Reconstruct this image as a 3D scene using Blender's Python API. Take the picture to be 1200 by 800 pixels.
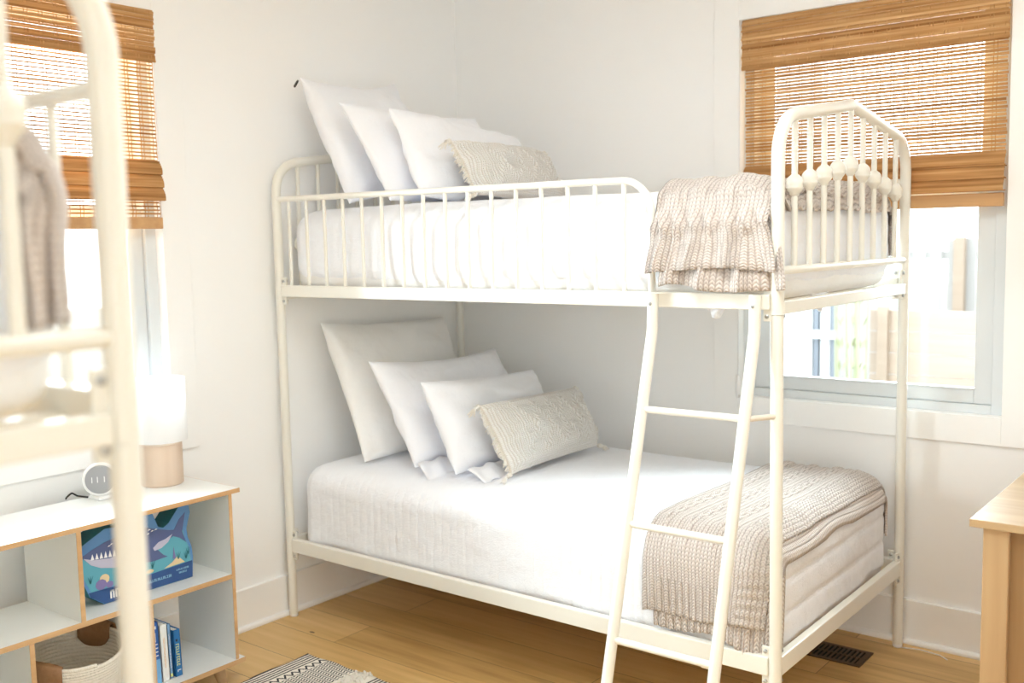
import bpy, bmesh, math, random
from mathutils import Vector, Matrix, noise
PI = math.pi
random.seed(7)
for o in list(bpy.data.objects):
    bpy.data.objects.remove(o)
scn = bpy.context.scene
C = scn.collection

# ------------------------------------------------------------ camera, world, light, exposure
cam = bpy.data.cameras.new('camera')
co = bpy.data.objects.new('camera', cam); C.objects.link(co)
yaw, pitch, roll = -.6664, -.0990, -.0204
CP = Vector((3.1031, -3.5737, 1.4306))
d = Vector((math.sin(yaw)*math.cos(pitch), math.cos(yaw)*math.cos(pitch), math.sin(pitch)))
r = Vector((math.cos(yaw), -math.sin(yaw), 0)); u = r.cross(d)
r2 = r*math.cos(roll)+u*math.sin(roll); u2 = -r*math.sin(roll)+u*math.cos(roll)
co.matrix_world = Matrix(((r2.x, u2.x, -d.x, CP.x), (r2.y, u2.y, -d.y, CP.y), (r2.z, u2.z, -d.z, CP.z), (0, 0, 0, 1)))
cam.sensor_width = 36; cam.lens = 1199.33/1200*36
cam.dof.use_dof = True; cam.dof.focus_distance = 2.95; cam.dof.aperture_fstop = 2.6
scn.camera = co

w = bpy.data.worlds.new('sky'); scn.world = w; w.use_nodes = True
bg = w.node_tree.nodes['Background']
bg.inputs[0].default_value = (.83, .94, 1.0, 1); bg.inputs[1].default_value = 1.95

def area(name, loc, rot, sx, sy, power, col):
    l = bpy.data.lights.new(name, 'AREA'); l.shape = 'RECTANGLE'; l.size = sx; l.size_y = sy
    l.energy = power; l.color = col
    o = bpy.data.objects.new(name, l); C.objects.link(o); o.location = loc; o.rotation_euler = rot
    return o
# daylight arriving from the sky outside the two windows
area('window_daylight', (-1.6, -2.0, 2.1), (0, -PI/2-.15, 0), 2.4, 2.4, 210, (.84, .94, 1))
area('window_daylight', (1.85, 1.9, 2.5), (PI/2+.35+PI, 0, 0), 2.4, 2.0, 100, (.85, .96, 1))
scn.cycles.max_bounces = 20; scn.cycles.diffuse_bounces = 16
# fill light added under the ceiling to brighten the room, no fixture there
area('added_ceiling_fill', (2.2, -2.1, 2.47), (0, 0, 0), .9, .9, 7.0, (.93, .985, 1))
scn.view_settings.view_transform = 'Standard'; scn.view_settings.look = 'None'
scn.view_settings.gamma = 1; scn.view_settings.use_curve_mapping = False
scn.view_settings.exposure = 2.02

# ------------------------------------------------------------ materials
def nt_new(name):
    m = bpy.data.materials.new(name); m.use_nodes = True
    return m, m.node_tree, m.node_tree.nodes['Principled BSDF']
def mat(name, col, rough=.6, metal=0, bump=None, var=None, sheen=0, trans=0, spec=.5):
    m, nt, b = nt_new(name)
    b.inputs['Base Color'].default_value = (*col, 1); b.inputs['Roughness'].default_value = rough
    b.inputs['Metallic'].default_value = metal; b.inputs['Specular IOR Level'].default_value = spec
    if sheen: b.inputs['Sheen Weight'].default_value = sheen
    tc = nt.nodes.new('ShaderNodeTexCoord')
    n = nt.nodes.new('ShaderNodeTexNoise'); n.inputs['Scale'].default_value = bump[0] if bump else 30
    n.inputs['Detail'].default_value = 4
    nt.links.new(tc.outputs['Object'], n.inputs['Vector'])
    bp = nt.nodes.new('ShaderNodeBump'); bp.inputs['Strength'].default_value = bump[1] if bump else .02
    bp.inputs['Distance'].default_value = .01
    nt.links.new(n.outputs['Fac'], bp.inputs['Height']); nt.links.new(bp.outputs['Normal'], b.inputs['Normal'])
    if var:
        mx = nt.nodes.new('ShaderNodeMix'); mx.data_type = 'RGBA'
        mx.inputs['A'].default_value = (*col, 1); mx.inputs['B'].default_value = (*var, 1)
        nt.links.new(n.outputs['Fac'], mx.inputs['Factor']); nt.links.new(mx.outputs['Result'], b.inputs['Base Color'])
    if trans:
        tr = nt.nodes.new('ShaderNodeBsdfTranslucent'); tr.inputs[0].default_value = (*col, 1)
        ms = nt.nodes.new('ShaderNodeMixShader'); ms.inputs[0].default_value = trans
        out = nt.nodes['Material Output']
        nt.links.new(b.outputs[0], ms.inputs[1]); nt.links.new(tr.outputs[0], ms.inputs[2]); nt.links.new(ms.outputs[0], out.inputs[0])
    return m

def M(nt, op, a, b=None, c=None):
    n = nt.nodes.new('ShaderNodeMath'); n.operation = op
    for i, v in enumerate((a, b, c)):
        if v is None: continue
        if isinstance(v, (int, float)): n.inputs[i].default_value = v
        else: nt.links.new(v, n.inputs[i])
    return n.outputs[0]
def ramp(nt, fac, stops):
    n = nt.nodes.new('ShaderNodeValToRGB'); e = n.color_ramp.elements
    while len(e) < len(stops): e.new(.5)
    for el, (p, c) in zip(e, stops): el.position = p; el.color = (*c, 1)
    nt.links.new(fac, n.inputs[0]); return n.outputs[0]
def texnoise(nt, vec, scale, detail=4):
    n = nt.nodes.new('ShaderNodeTexNoise'); n.inputs['Scale'].default_value = scale; n.inputs['Detail'].default_value = detail
    nt.links.new(vec, n.inputs['Vector']); return n.outputs['Fac']
def mapping(nt, vec, scale, loc=(0, 0, 0)):
    n = nt.nodes.new('ShaderNodeMapping'); n.inputs['Scale'].default_value = scale; n.inputs['Location'].default_value = loc
    nt.links.new(vec, n.inputs['Vector']); return n.outputs[0]

def wood_mat(name, c0, c1, axis, rough=.45, sc=1.0):
    m, nt, b = nt_new(name)
    tc = nt.nodes.new('ShaderNodeTexCoord')
    s = [26*sc, 26*sc, 26*sc]; s[axis] = 1.6*sc
    v = mapping(nt, tc.outputs['Object'], s)
    f = texnoise(nt, v, 1.0, 6)
    s2 = [4*sc]*3; s2[axis] = .8*sc
    f2 = texnoise(nt, mapping(nt, tc.outputs['Object'], s2), 1.0, 2)
    g = M(nt, 'ADD', M(nt, 'MULTIPLY', f, .55), M(nt, 'MULTIPLY', f2, .45))
    nt.links.new(ramp(nt, g, [(.3, c0), (.68, c1)]), b.inputs['Base Color'])
    b.inputs['Roughness'].default_value = rough
    return m

def floor_mat():
    m, nt, b = nt_new('oak_floor')
    tc = nt.nodes.new('ShaderNodeTexCoord'); P = tc.outputs['Object']
    br = nt.nodes.new('ShaderNodeTexBrick'); br.inputs['Scale'].default_value = 1
    br.inputs['Brick Width'].default_value = 1.5; br.inputs['Row Height'].default_value = .185
    br.inputs['Mortar Size'].default_value = .0016; br.inputs['Mortar Smooth'].default_value = .2
    br.offset = .37; br.offset_frequency = 2
    br.inputs['Color1'].default_value = (0, 0, 0, 1); br.inputs['Color2'].default_value = (1, 1, 1, 1); br.inputs['Mortar'].default_value = (.5, .5, .5, 1)
    nt.links.new(mapping(nt, P, (1, 1, 1), (.35, .05, 0)), br.inputs['Vector'])
    grain = texnoise(nt, mapping(nt, P, (2.2, 34, 1)), 1, 8)
    big = texnoise(nt, mapping(nt, P, (1.0, 5, 1)), 1.3, 3)
    g = M(nt, 'ADD', M(nt, 'MULTIPLY', grain, .45), M(nt, 'MULTIPLY', big, .35))
    sep = nt.nodes.new('ShaderNodeSeparateColor'); nt.links.new(br.outputs['Color'], sep.inputs[0])
    g = M(nt, 'ADD', g, M(nt, 'MULTIPLY', sep.outputs[0], .26))
    col = ramp(nt, g, [(.25, (.37, .21, .065)), (.5, (.62, .40, .155)), (.85, (.80, .56, .27))])
    # knots
    vo = nt.nodes.new('ShaderNodeTexVoronoi'); vo.inputs['Scale'].default_value = 1.9
    nt.links.new(mapping(nt, P, (1, 2.1, 1), (.4, .2, 0)), vo.inputs['Vector'])
    kn = M(nt, 'LESS_THAN', vo.outputs['Distance'], .042)
    mx = nt.nodes.new('ShaderNodeMix'); mx.data_type = 'RGBA'; mx.inputs['B'].default_value = (.05, .02, .01, 1)
    mor = M(nt, 'MULTIPLY', br.outputs['Fac'], .65)
    nt.links.new(M(nt, 'MAXIMUM', M(nt, 'MULTIPLY', kn, .85), mor), mx.inputs['Factor'])
    nt.links.new(col, mx.inputs['A']); nt.links.new(mx.outputs['Result'], b.inputs['Base Color'])
    b.inputs['Roughness'].default_value = .42
    return m

def knit_mat(name, col, dark, pu=.0115, pv=.0095, rib=False):
    m, nt, b = nt_new(name)
    tc = nt.nodes.new('ShaderNodeTexCoord'); sp = nt.nodes.new('ShaderNodeSeparateXYZ')
    nt.links.new(tc.outputs['UV'], sp.inputs[0]); U_, V_ = sp.outputs[0], sp.outputs[1]
    fu = M(nt, 'MULTIPLY', M(nt, 'ABSOLUTE', M(nt, 'SUBTRACT', M(nt, 'FRACT', M(nt, 'DIVIDE', U_, pu)), .5)), 2)
    h1 = M(nt, 'SUBTRACT', 1, M(nt, 'MULTIPLY', fu, fu))
    ph = M(nt, 'FRACT', M(nt, 'ADD', M(nt, 'DIVIDE', V_, pv), M(nt, 'MULTIPLY', fu, .0 if rib else .7)))
    h2 = M(nt, 'SINE', M(nt, 'MULTIPLY', ph, PI))
    mid = M(nt, 'MINIMUM', M(nt, 'MULTIPLY', fu, 3.0), 1.0)   # valley between the two legs of a stitch
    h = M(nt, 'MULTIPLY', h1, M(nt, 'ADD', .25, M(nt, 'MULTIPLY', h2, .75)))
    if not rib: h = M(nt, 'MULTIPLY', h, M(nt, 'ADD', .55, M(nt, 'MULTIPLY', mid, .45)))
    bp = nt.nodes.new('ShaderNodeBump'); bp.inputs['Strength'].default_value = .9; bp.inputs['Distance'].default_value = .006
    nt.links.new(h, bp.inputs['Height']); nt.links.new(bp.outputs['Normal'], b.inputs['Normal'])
    nt.links.new(ramp(nt, h, [(.05, dark), (.55, col)]), b.inputs['Base Color'])  # crevice shade put into the yarn colour: stitch valleys painted darker
    b.inputs['Roughness'].default_value = .9; b.inputs['Sheen Weight'].default_value = .2; b.inputs['Specular IOR Level'].default_value = .15
    return m

def cloth_mat(name, col, s1=260, k=.25, trans=.0):
    m = mat(name, col, .85, bump=(s1, k), spec=.2, trans=trans)
    nt = m.node_tree; b = nt.nodes['Principled BSDF']
    tc = nt.nodes.new('ShaderNodeTexCoord')
    f = texnoise(nt, mapping(nt, tc.outputs['Object'], (1, 1, 1)), 14, 5)
    bp = nt.nodes.new('ShaderNodeBump'); bp.inputs['Strength'].default_value = .35; bp.inputs['Distance'].default_value = .02
    nt.links.new(f, bp.inputs['Height'])
    old = b.inputs['Normal'].links[0].from_node
    nt.links.new(bp.outputs['Normal'], old.inputs['Normal'])
    return m

def bamboo_mat(name):
    m, nt, b = nt_new(name)
    tc = nt.nodes.new('ShaderNodeTexCoord')
    g = nt.nodes.new('ShaderNodeAttribute'); g.attribute_name = 'tone'
    f = texnoise(nt, mapping(nt, tc.outputs['Object'], (5, 5, 110)), 1, 3)
    t = M(nt, 'ADD', M(nt, 'MULTIPLY', f, .5), M(nt, 'MULTIPLY', g.outputs['Fac'], .5))
    c = ramp(nt, t, [(.2, (.30, .13, .04)), (.5, (.55, .30, .12)), (.8, (.76, .50, .25))])
    nt.links.new(c, b.inputs['Base Color']); b.inputs['Roughness'].default_value = .75; b.inputs['Specular IOR Level'].default_value = .2
    tr = nt.nodes.new('ShaderNodeBsdfTranslucent'); nt.links.new(c, tr.inputs[0])
    ms = nt.nodes.new('ShaderNodeMixShader'); ms.inputs[0].default_value = .16
    out = nt.nodes['Material Output']
    nt.links.new(b.outputs[0], ms.inputs[1]); nt.links.new(tr.outputs[0], ms.inputs[2]); nt.links.new(ms.outputs[0], out.inputs[0])
    return m

def rug_mat():
    m, nt, b = nt_new('woven_rug')
    tc = nt.nodes.new('ShaderNodeTexCoord'); sp = nt.nodes.new('ShaderNodeSeparateXYZ')
    nt.links.new(tc.outputs['UV'], sp.inputs[0]); U_, V_ = sp.outputs[0], sp.outputs[1]   # metres from the left edge / from the far edge
    up = M(nt, 'MODULO', U_, .34)
    st = M(nt, 'LESS_THAN', M(nt, 'FRACT', M(nt, 'DIVIDE', up, .0145)), .45)
    zone1 = M(nt, 'LESS_THAN', up, .072)
    zz = M(nt, 'ABSOLUTE', M(nt, 'SUBTRACT', M(nt, 'FRACT', M(nt, 'DIVIDE', V_, .03)), .5))
    z = M(nt, 'LESS_THAN', M(nt, 'ABSOLUTE', M(nt, 'SUBTRACT', M(nt, 'SUBTRACT', up, .075), M(nt, 'MULTIPLY', zz, .045))), .006)
    zone2 = M(nt, 'MULTIPLY', M(nt, 'GREATER_THAN', up, .072), M(nt, 'LESS_THAN', up, .105))
    chk = M(nt, 'LESS_THAN', M(nt, 'FRACT', M(nt, 'ADD', M(nt, 'DIVIDE', up, .012), M(nt, 'MULTIPLY', M(nt, 'ABSOLUTE', M(nt, 'SUBTRACT', M(nt, 'FRACT', M(nt, 'DIVIDE', V_, .024)), .5)), 1.1))), .42)
    zone3 = M(nt, 'MULTIPLY', M(nt, 'GREATER_THAN', up, .105), M(nt, 'LESS_THAN', up, .245))
    blk = M(nt, 'ADD', M(nt, 'ADD', M(nt, 'MULTIPLY', st, zone1), M(nt, 'MULTIPLY', z, zone2)), M(nt, 'MULTIPLY', chk, zone3))
    nt.links.new(ramp(nt, blk, [(.4, (.80, .77, .70)), (.6, (.035, .037, .045))]), b.inputs['Base Color'])
    n = texnoise(nt, tc.outputs['Object'], 300, 2)
    bp = nt.nodes.new('ShaderNodeBump'); bp.inputs['Strength'].default_value = .4; bp.inputs['Distance'].default_value = .004
    nt.links.new(n, bp.inputs['Height']); nt.links.new(bp.outputs['Normal'], b.inputs['Normal'])
    b.inputs['Roughness'].default_value = .95
    return m

MT = {}
MT['wall'] = mat('wall_paint', (.905, .905, .902), .7, bump=(60, .03))
MT['trimw'] = mat('trim_paint', (.90, .90, .893), .45, bump=(60, .02))
MT['ceil'] = mat('ceiling_paint', (.93, .93, .92), .8)
MT['floor'] = floor_mat()
MT['metal'] = mat('cream_enamel', (.80, .78, .71), .28, bump=(40, .03))
MT['steel'] = mat('zinc_bolt', (.45, .45, .44), .35, metal=.9)
MT['vinyl'] = mat('window_vinyl', (.68, .71, .73), .4)
MT['quilt'] = cloth_mat('white_quilt_cotton', (.87, .885, .93), 240, .3)
MT['sheet'] = cloth_mat('white_sheet_cotton', (.86, .855, .85), 200, .2)
MT['pillow'] = cloth_mat('white_pillowcase', (.88, .895, .94), 320, .2)
MT['linen'] = cloth_mat('offwhite_linen', (.86, .86, .85), 320, .25)
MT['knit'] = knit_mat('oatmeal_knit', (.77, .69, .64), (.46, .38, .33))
MT['knitp'] = knit_mat('ivory_knit', (.96, .945, .92), (.78, .72, .65), .009, .0065, True)
MT['fringe'] = mat('ivory_yarn', (.85, .81, .74), .9, bump=(300, .5))
MT['bamboo'] = bamboo_mat('woven_bamboo')
MT['bambood'] = wood_mat('bamboo_rail', (.42, .21, .08), (.62, .37, .17), 0)
MT['thread'] = mat('shade_thread', (.60, .42, .24), .8)
MT['lam'] = mat('white_laminate', (.80, .81, .79), .35)
MT['ply'] = wood_mat('ply_edge', (.50, .28, .12), (.68, .44, .23), 1, sc=1.5)
MT['oak'] = wood_mat('light_oak', (.38, .23, .11), (.52, .36, .20), 2)
MT['oakt'] = wood_mat('light_oak_top', (.38, .24, .12), (.52, .37, .21), 0)
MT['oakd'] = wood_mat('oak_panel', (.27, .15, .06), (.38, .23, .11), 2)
MT['palewood'] = wood_mat('pale_turned_wood', (.60, .45, .34), (.74, .60, .48), 2)
MT['shade'] = mat('lamp_shade_fabric', (.90, .90, .90), .8, bump=(300, .1), trans=.45)
MT['plastic'] = mat('white_plastic', (.85, .85, .85), .3)
MT['greyface'] = mat('grey_fabric_face', (.36, .37, .39), .7, bump=(500, .3))
MT['black'] = mat('black_rubber', (.02, .02, .02), .5)
MT['bronze'] = mat('bronze_vent', (.11, .065, .03), .45, metal=.4)
MT['dark'] = mat('duct_shade_black', (.012, .01, .008), .9)
MT['rug'] = rug_mat()
MT['rope'] = mat('cream_rope', (.76, .70, .60), .9, bump=(120, .4))
MT['leather'] = mat('brown_leather', (.22, .10, .035), .5, bump=(90, .15), var=(.30, .15, .06))

def flat(name, c, rough=.5): return mat(name, c, rough)
MT['sea'] = flat('print_sea', (.10, .36, .46)); MT['seab'] = flat('print_halo_blue', (.10, .25, .50))
MT['teal'] = flat('print_teal', (.025, .17, .20)); MT['navy'] = flat('print_navy', (.022, .075, .23))
MT['shark'] = flat('print_shark', (.085, .115, .26)); MT['belly'] = flat('print_belly', (.48, .47, .60))
MT['white'] = flat('print_white', (.85, .85, .85)); MT['sand'] = flat('print_sand', (.70, .55, .33))
MT['purple'] = flat('print_purple', (.20, .17, .38)); MT['ltb'] = flat('print_lettering', (.30, .55, .72))
MT['bblue'] = flat('book_blue', (.03, .12, .42)); MT['bsky'] = flat('book_sky', (.18, .42, .72)); MT['bred'] = flat('book_red', (.45, .05, .03))
MT['bwhite'] = flat('book_white', (.80, .80, .79)); MT['borange'] = flat('book_orange', (.85, .55, .30)); MT['byellow'] = flat('book_yellow', (.75, .75, .22))
MT['page'] = flat('book_pages', (.82, .79, .70)); MT['bdeep'] = flat('book_deep_blue', (.02, .16, .42)); MT['bgrey'] = flat('book_greyblue', (.20, .36, .60))
MT['glass'] = None
def glass_mat():
    m = bpy.data.materials.new('window_glass'); m.use_nodes = True; nt = m.node_tree
    nt.nodes.remove(nt.nodes['Principled BSDF'])
    t = nt.nodes.new('ShaderNodeBsdfTransparent'); t.inputs[0].default_value = (.96, .975, .97, 1)
    g = nt.nodes.new('ShaderNodeBsdfGlossy'); g.inputs['Roughness'].default_value = .02
    fr = nt.nodes.new('ShaderNodeFresnel'); fr.inputs[0].default_value = 1.35
    ms = nt.nodes.new('ShaderNodeMixShader'); nt.links.new(fr.outputs[0], ms.inputs[0])
    nt.links.new(t.outputs[0], ms.inputs[1]); nt.links.new(g.outputs[0], ms.inputs[2])
    nt.links.new(ms.outputs[0], nt.nodes['Material Output'].inputs[0]); return m
MT['glass'] = glass_mat()

# ------------------------------------------------------------ mesh helpers (world coordinates; build() re-bases)
ORG = {}
def empty(name, loc, label=None, cat=None, group=None):
    o = bpy.data.objects.new(name, None); C.objects.link(o); o.location = loc; o.empty_display_size = .1
    ORG[o] = Vector(loc)
    tag(o, label, cat, group); return o
def tag(o, label=None, cat=None, group=None, kind=None):
    if label: o['label'] = label
    if cat: o['category'] = cat
    if group: o['group'] = group
    if kind: o['kind'] = kind
    return o

class MB:
    def __init__(s): s.v = []; s.f = []; s.mi = []; s.uv = {}; s.tone = []
    def add(s, vs, fs, mi=0, tone=None):
        b = len(s.v); s.v += [tuple(p) for p in vs]
        for f in fs: s.f.append(tuple(i+b for i in f)); s.mi.append(mi)
        s.tone += [(.5 if tone is None else tone)]*len(vs)
        return s
    def box(s, a, b, mi=0, tone=None, m=None):
        x0, y0, z0 = a; x1, y1, z1 = b
        vs = [(x, y, z) for z in (z0, z1) for y in (y0, y1) for x in (x0, x1)]
        if m: vs = [m @ Vector(p) for p in vs]
        return s.add(vs, [(0, 2, 3, 1), (4, 5, 7, 6), (0, 1, 5, 4), (2, 6, 7, 3), (0, 4, 6, 2), (1, 3, 7, 5)], mi, tone)
    def tube(s, pts, r, seg=12, caps=True, mi=0):
        pts = [Vector(p) for p in pts]; n = len(pts)
        rs = r if isinstance(r, (list, tuple)) else [r]*n
        T = []
        for i in range(n):
            t = (pts[min(i+1, n-1)]-pts[max(i-1, 0)])
            T.append(t.normalized())
        a = Vector((0, 0, 1)) if abs(T[0].z) < .9 else Vector((1, 0, 0))
        N = (a-T[0]*a.dot(T[0])).normalized(); vs = []
        for i in range(n):
            N = (N-T[i]*N.dot(T[i])).normalized(); B = T[i].cross(N)
            for k in range(seg):
                an = 2*PI*k/seg; vs.append(pts[i]+(N*math.cos(an)+B*math.sin(an))*rs[i])
        fs = [(i*seg+k, i*seg+(k+1) % seg, (i+1)*seg+(k+1) % seg, (i+1)*seg+k) for i in range(n-1) for k in range(seg)]
        if caps: fs += [tuple(reversed(range(seg))), tuple(range((n-1)*seg, n*seg))]
        return s.add(vs, fs, mi)
    def lathe(s, prof, base, axis=(0, 0, 1), seg=24, mi=0, caps=True):
        ax = Vector(axis).normalized(); base = Vector(base)
        return s.tube_prof(prof, base, ax, seg, mi, caps)
    def tube_prof(s, prof, base, ax, seg, mi, caps):
        a = Vector((0, 0, 1)) if abs(ax.z) < .9 else Vector((1, 0, 0))
        N = (a-ax*a.dot(ax)).normalized(); B = ax.cross(N); vs = []
        for rr, h in prof:
            for k in range(seg):
                an = 2*PI*k/seg; vs.append(base+ax*h+(N*math.cos(an)+B*math.sin(an))*max(rr, 1e-4))
        n = len(prof)
        fs = [(i*seg+k, i*seg+(k+1) % seg, (i+1)*seg+(k+1) % seg, (i+1)*seg+k) for i in range(n-1) for k in range(seg)]
        if caps: fs += [tuple(reversed(range(seg))), tuple(range((n-1)*seg, n*seg))]
        return s.add(vs, fs, mi)
    def prism(s, poly, o, ex, ey, depth, mi=0):
        """poly in (a,b) along ex, ey from o; extruded by vector depth"""
        o = Vector(o); ex = Vector(ex); ey = Vector(ey); dp = Vector(depth); n = len(poly)
        f = [o+ex*a+ey*b for a, b in poly]; vs = f+[p+dp for p in f]
        fs = [tuple(range(n)), tuple(reversed(range(n, 2*n)))]+[((i+1) % n, i, n+i, n+(i+1) % n) for i in range(n)]
        return s.add(vs, fs, mi)
    def grid(s, P, nu, nv, mi=0, uv=None, flip=False):
        vs = [P[i][j] for i in range(nu) for j in range(nv)]; b = len(s.v)
        fs = []
        for i in range(nu-1):
            for j in range(nv-1):
                q = (i*nv+j, (i+1)*nv+j, (i+1)*nv+j+1, i*nv+j+1)
                fs.append(tuple(reversed(q)) if flip else q)
        s.add(vs, fs, mi)
        if uv:
            for i in range(nu):
                for j in range(nv): s.uv[b+i*nv+j] = uv[i][j]
        return s
    def build(s, name, mats, parent=None, smooth=False, bevel=0, solid=0, weld=0, auto=None):
        me = bpy.data.meshes.new(name)
        if parent is not None: og = ORG[parent]
        else:
            xs = [p[0] for p in s.v]; ys = [p[1] for p in s.v]; zs = [p[2] for p in s.v]
            og = Vector(((min(xs)+max(xs))/2, (min(ys)+max(ys))/2, min(zs)))
        me.from_pydata([(p[0]-og.x, p[1]-og.y, p[2]-og.z) for p in s.v], [], s.f)
        mats = mats if isinstance(mats, (list, tuple)) else [mats]
        for m in mats: me.materials.append(m)
        me.polygons.foreach_set('material_index', s.mi)
        if s.uv:
            l = me.uv_layers.new(name='UVMap')
            for lp in me.loops: l.data[lp.index].uv = s.uv.get(lp.vertex_index, (0, 0))
        if any(t != .5 for t in s.tone):
            a = me.attributes.new('tone', 'FLOAT', 'POINT'); a.data.foreach_set('value', s.tone)
        if weld or not s.uv:
            bm = bmesh.new(); bm.from_mesh(me)
            if weld: bmesh.ops.remove_doubles(bm, verts=bm.verts, dist=weld)
            bmesh.ops.recalc_face_normals(bm, faces=bm.faces)
            bm.to_mesh(me); bm.free()
        if smooth: me.polygons.foreach_set('use_smooth', [True]*len(me.polygons))
        o = bpy.data.objects.new(name, me); C.objects.link(o)
        if parent is not None:
            o.parent = parent
        else: o.location = og
        ORG[o] = og
        if smooth and auto:
            me.set_sharp_from_angle(angle=auto)
        if solid:
            md = o.modifiers.new('solid', 'SOLIDIFY'); md.thickness = solid; md.offset = 0
        if bevel:
            md = o.modifiers.new('bevel', 'BEVEL'); md.width = bevel; md.segments = 2; md.limit_method = 'ANGLE'
        return o
def sub(o_parent): return o_parent

def fillet(pts, rad, n=8):
    out = [Vector(pts[0])]
    for i in range(1, len(pts)-1):
        p = Vector(pts[i]); a = (Vector(pts[i-1])-p); b = (Vector(pts[i+1])-p)
        R = rad[i] if isinstance(rad, (list, tuple)) else rad
        la, lb = a.length, b.length; a.normalize(); b.normalize()
        ang = a.angle(b); t = min(R/math.tan(ang/2), la*.49, lb*.49); R2 = t*math.tan(ang/2)
        c = p+(a+b).normalized()*(R2/math.sin(ang/2))
        s0 = p+a*t-c; s1 = p+b*t-c; w_ = s0.angle(s1)
        for k in range(n+1):
            f = k/n
            v = (s0*math.sin((1-f)*w_)+s1*math.sin(f*w_))/math.sin(w_) if w_ > 1e-4 else s0
            out.append(c+v)
    out.append(Vector(pts[-1])); return out

# ------------------------------------------------------------ ROOM
def struct(o): o['kind'] = 'structure'; return o
H = 2.515
def plank(name, a, b, m, parent=None): return struct(MB().box(a, b).build(name, m, parent))
plank('floor', (-.15, -5.0, -.05), (4.6, .15, 0), MT['floor'])
plank('ceiling', (-.15, -5.0, H), (4.6, .15, H+.1), MT['ceil'])
WX0, WX1, WZ0, WZ1 = 1.395, 2.32, .822, 2.214      # window in the back wall
WY0, WY1 = -2.475, -1.552                          # window in the left wall
b = MB()
for a_, c_ in (((-.15, 0, 0), (WX0, .12, H)), ((WX1, 0, 0), (4.6, .12, H)), ((WX0, 0, 0), (WX1, .12, WZ0)), ((WX0, 0, WZ1), (WX1, .12, H))): b.box(a_, c_)
struct(b.build('wall_back', MT['wall']))
b = MB()
for a_, c_ in (((-.12, WY1, 0), (0, .0, H)), ((-.12, -5, 0), (0, WY0, H)), ((-.12, WY0, 0), (0, WY1, WZ0)), ((-.12, WY0, WZ1), (0, WY1, H))): b.box(a_, c_)
struct(b.build('wall_left', MT['wall']))
plank('wall_right', (4.5, -5, 0), (4.6, 0, H), MT['wall'])

plank('wall_front', (-.12, -4.8, 0), (3.95, -4.7, H), MT['wall'])  # unseen wall stopped short; the gap is added to let sky light in
# baseboards with shoe moulding
for nm, A, Bx in (('baseboard_back', (0, -.016, 0), (4.5, 0, .155)), ('baseboard_left', (0, -5, 0), (.016, 0, .155))):
    b = MB().box(A, Bx)
    if nm == 'baseboard_back': b.tube([(0.016, -.018, .006), (4.5, -.018, .006)], .013, 10)
    else: b.tube([(.018, -5, .006), (.018, -.016, .006)], .013, 10)
    struct(b.build(nm, MT['trimw'], bevel=.002))

# window casings: flat boards
b = MB()
b.box((1.292, -.014, .728), (WX0, 0, 2.33)).box((WX1, -.014, .728), (2.42, 0, 2.33)).box((WX0, -.014, .728), (WX1, 0, WZ0)).box((WX0, -.014, WZ1), (WX1, 0, 2.33))
struct(b.build('trim_1', MT['trimw'], bevel=.0015))
b = MB()
b.box((0, -1.552, .724), (.014, -1.448, 2.33)).box((0, -2.58, .724), (.014, -2.475, 2.33)).box((0, -2.475, .724), (.014, -1.552, WZ0)).box((0, -2.475, WZ1), (.014, -1.552, 2.33))
struct(b.build('trim_2', MT['trimw'], bevel=.0015))

def window(n, T):
    """T maps (s along, out depth, z) to world; s 0..W"""
    W_ = .925; z0, z1 = WZ0, WZ1
    def bx(b, s0, s1, d0, d1, za, zb):
        p = [T(s, dd, z) for s in (s0, s1) for dd in (d0, d1) for z in (za, zb)]
        lo = tuple(min(q[i] for q in p) for i in range(3)); hi = tuple(max(q[i] for q in p) for i in range(3)); b.box(lo, hi)
    root = empty('window_%d' % n, T(W_/2, .05, z0)); root['kind'] = 'structure'
    f = MB()
    for s0, s1, za, zb in ((0, .042, z0, z1), (W_-.042, W_, z0, z1), (.042, W_-.042, z0, z0+.03), (.042, W_-.042, z1-.03, z1)): bx(f, s0, s1, .03, .11, za, zb)
    fo = f.build('window_frame', MT['vinyl'], root, bevel=.002); fo['kind'] = 'structure'
    m = (z0+z1)/2+.02
    for (za, zb, d0) in ((z0+.031, m+.02, .045), (m-.02, z1-.031, .075)):
        f = MB()
        for s0, s1, a_, c_ in ((.043, .100, za, zb), (W_-.100, W_-.043, za, zb), (.100, W_-.100, za, za+.052), (.100, W_-.100, zb-.035, zb)): bx(f, s0, s1, d0, d0+.026, a_, c_)
        bx(f, .100, W_-.100, d0-.006, d0, za+.046, za+.052)
        so = f.build('window_sash', MT['vinyl'], root, bevel=.002); so['kind'] = 'structure'
        g = MB(); bx(g, .098, W_-.098, d0+.011, d0+.015, za+.048, zb-.033)
        go = g.build('pane', MT['glass'], so); go['kind'] = 'structure'
    return root
window(1, lambda s, dd, z: (WX0+s, dd, z))
window(2, lambda s, dd, z: (-dd, WY0+s, z))

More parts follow.
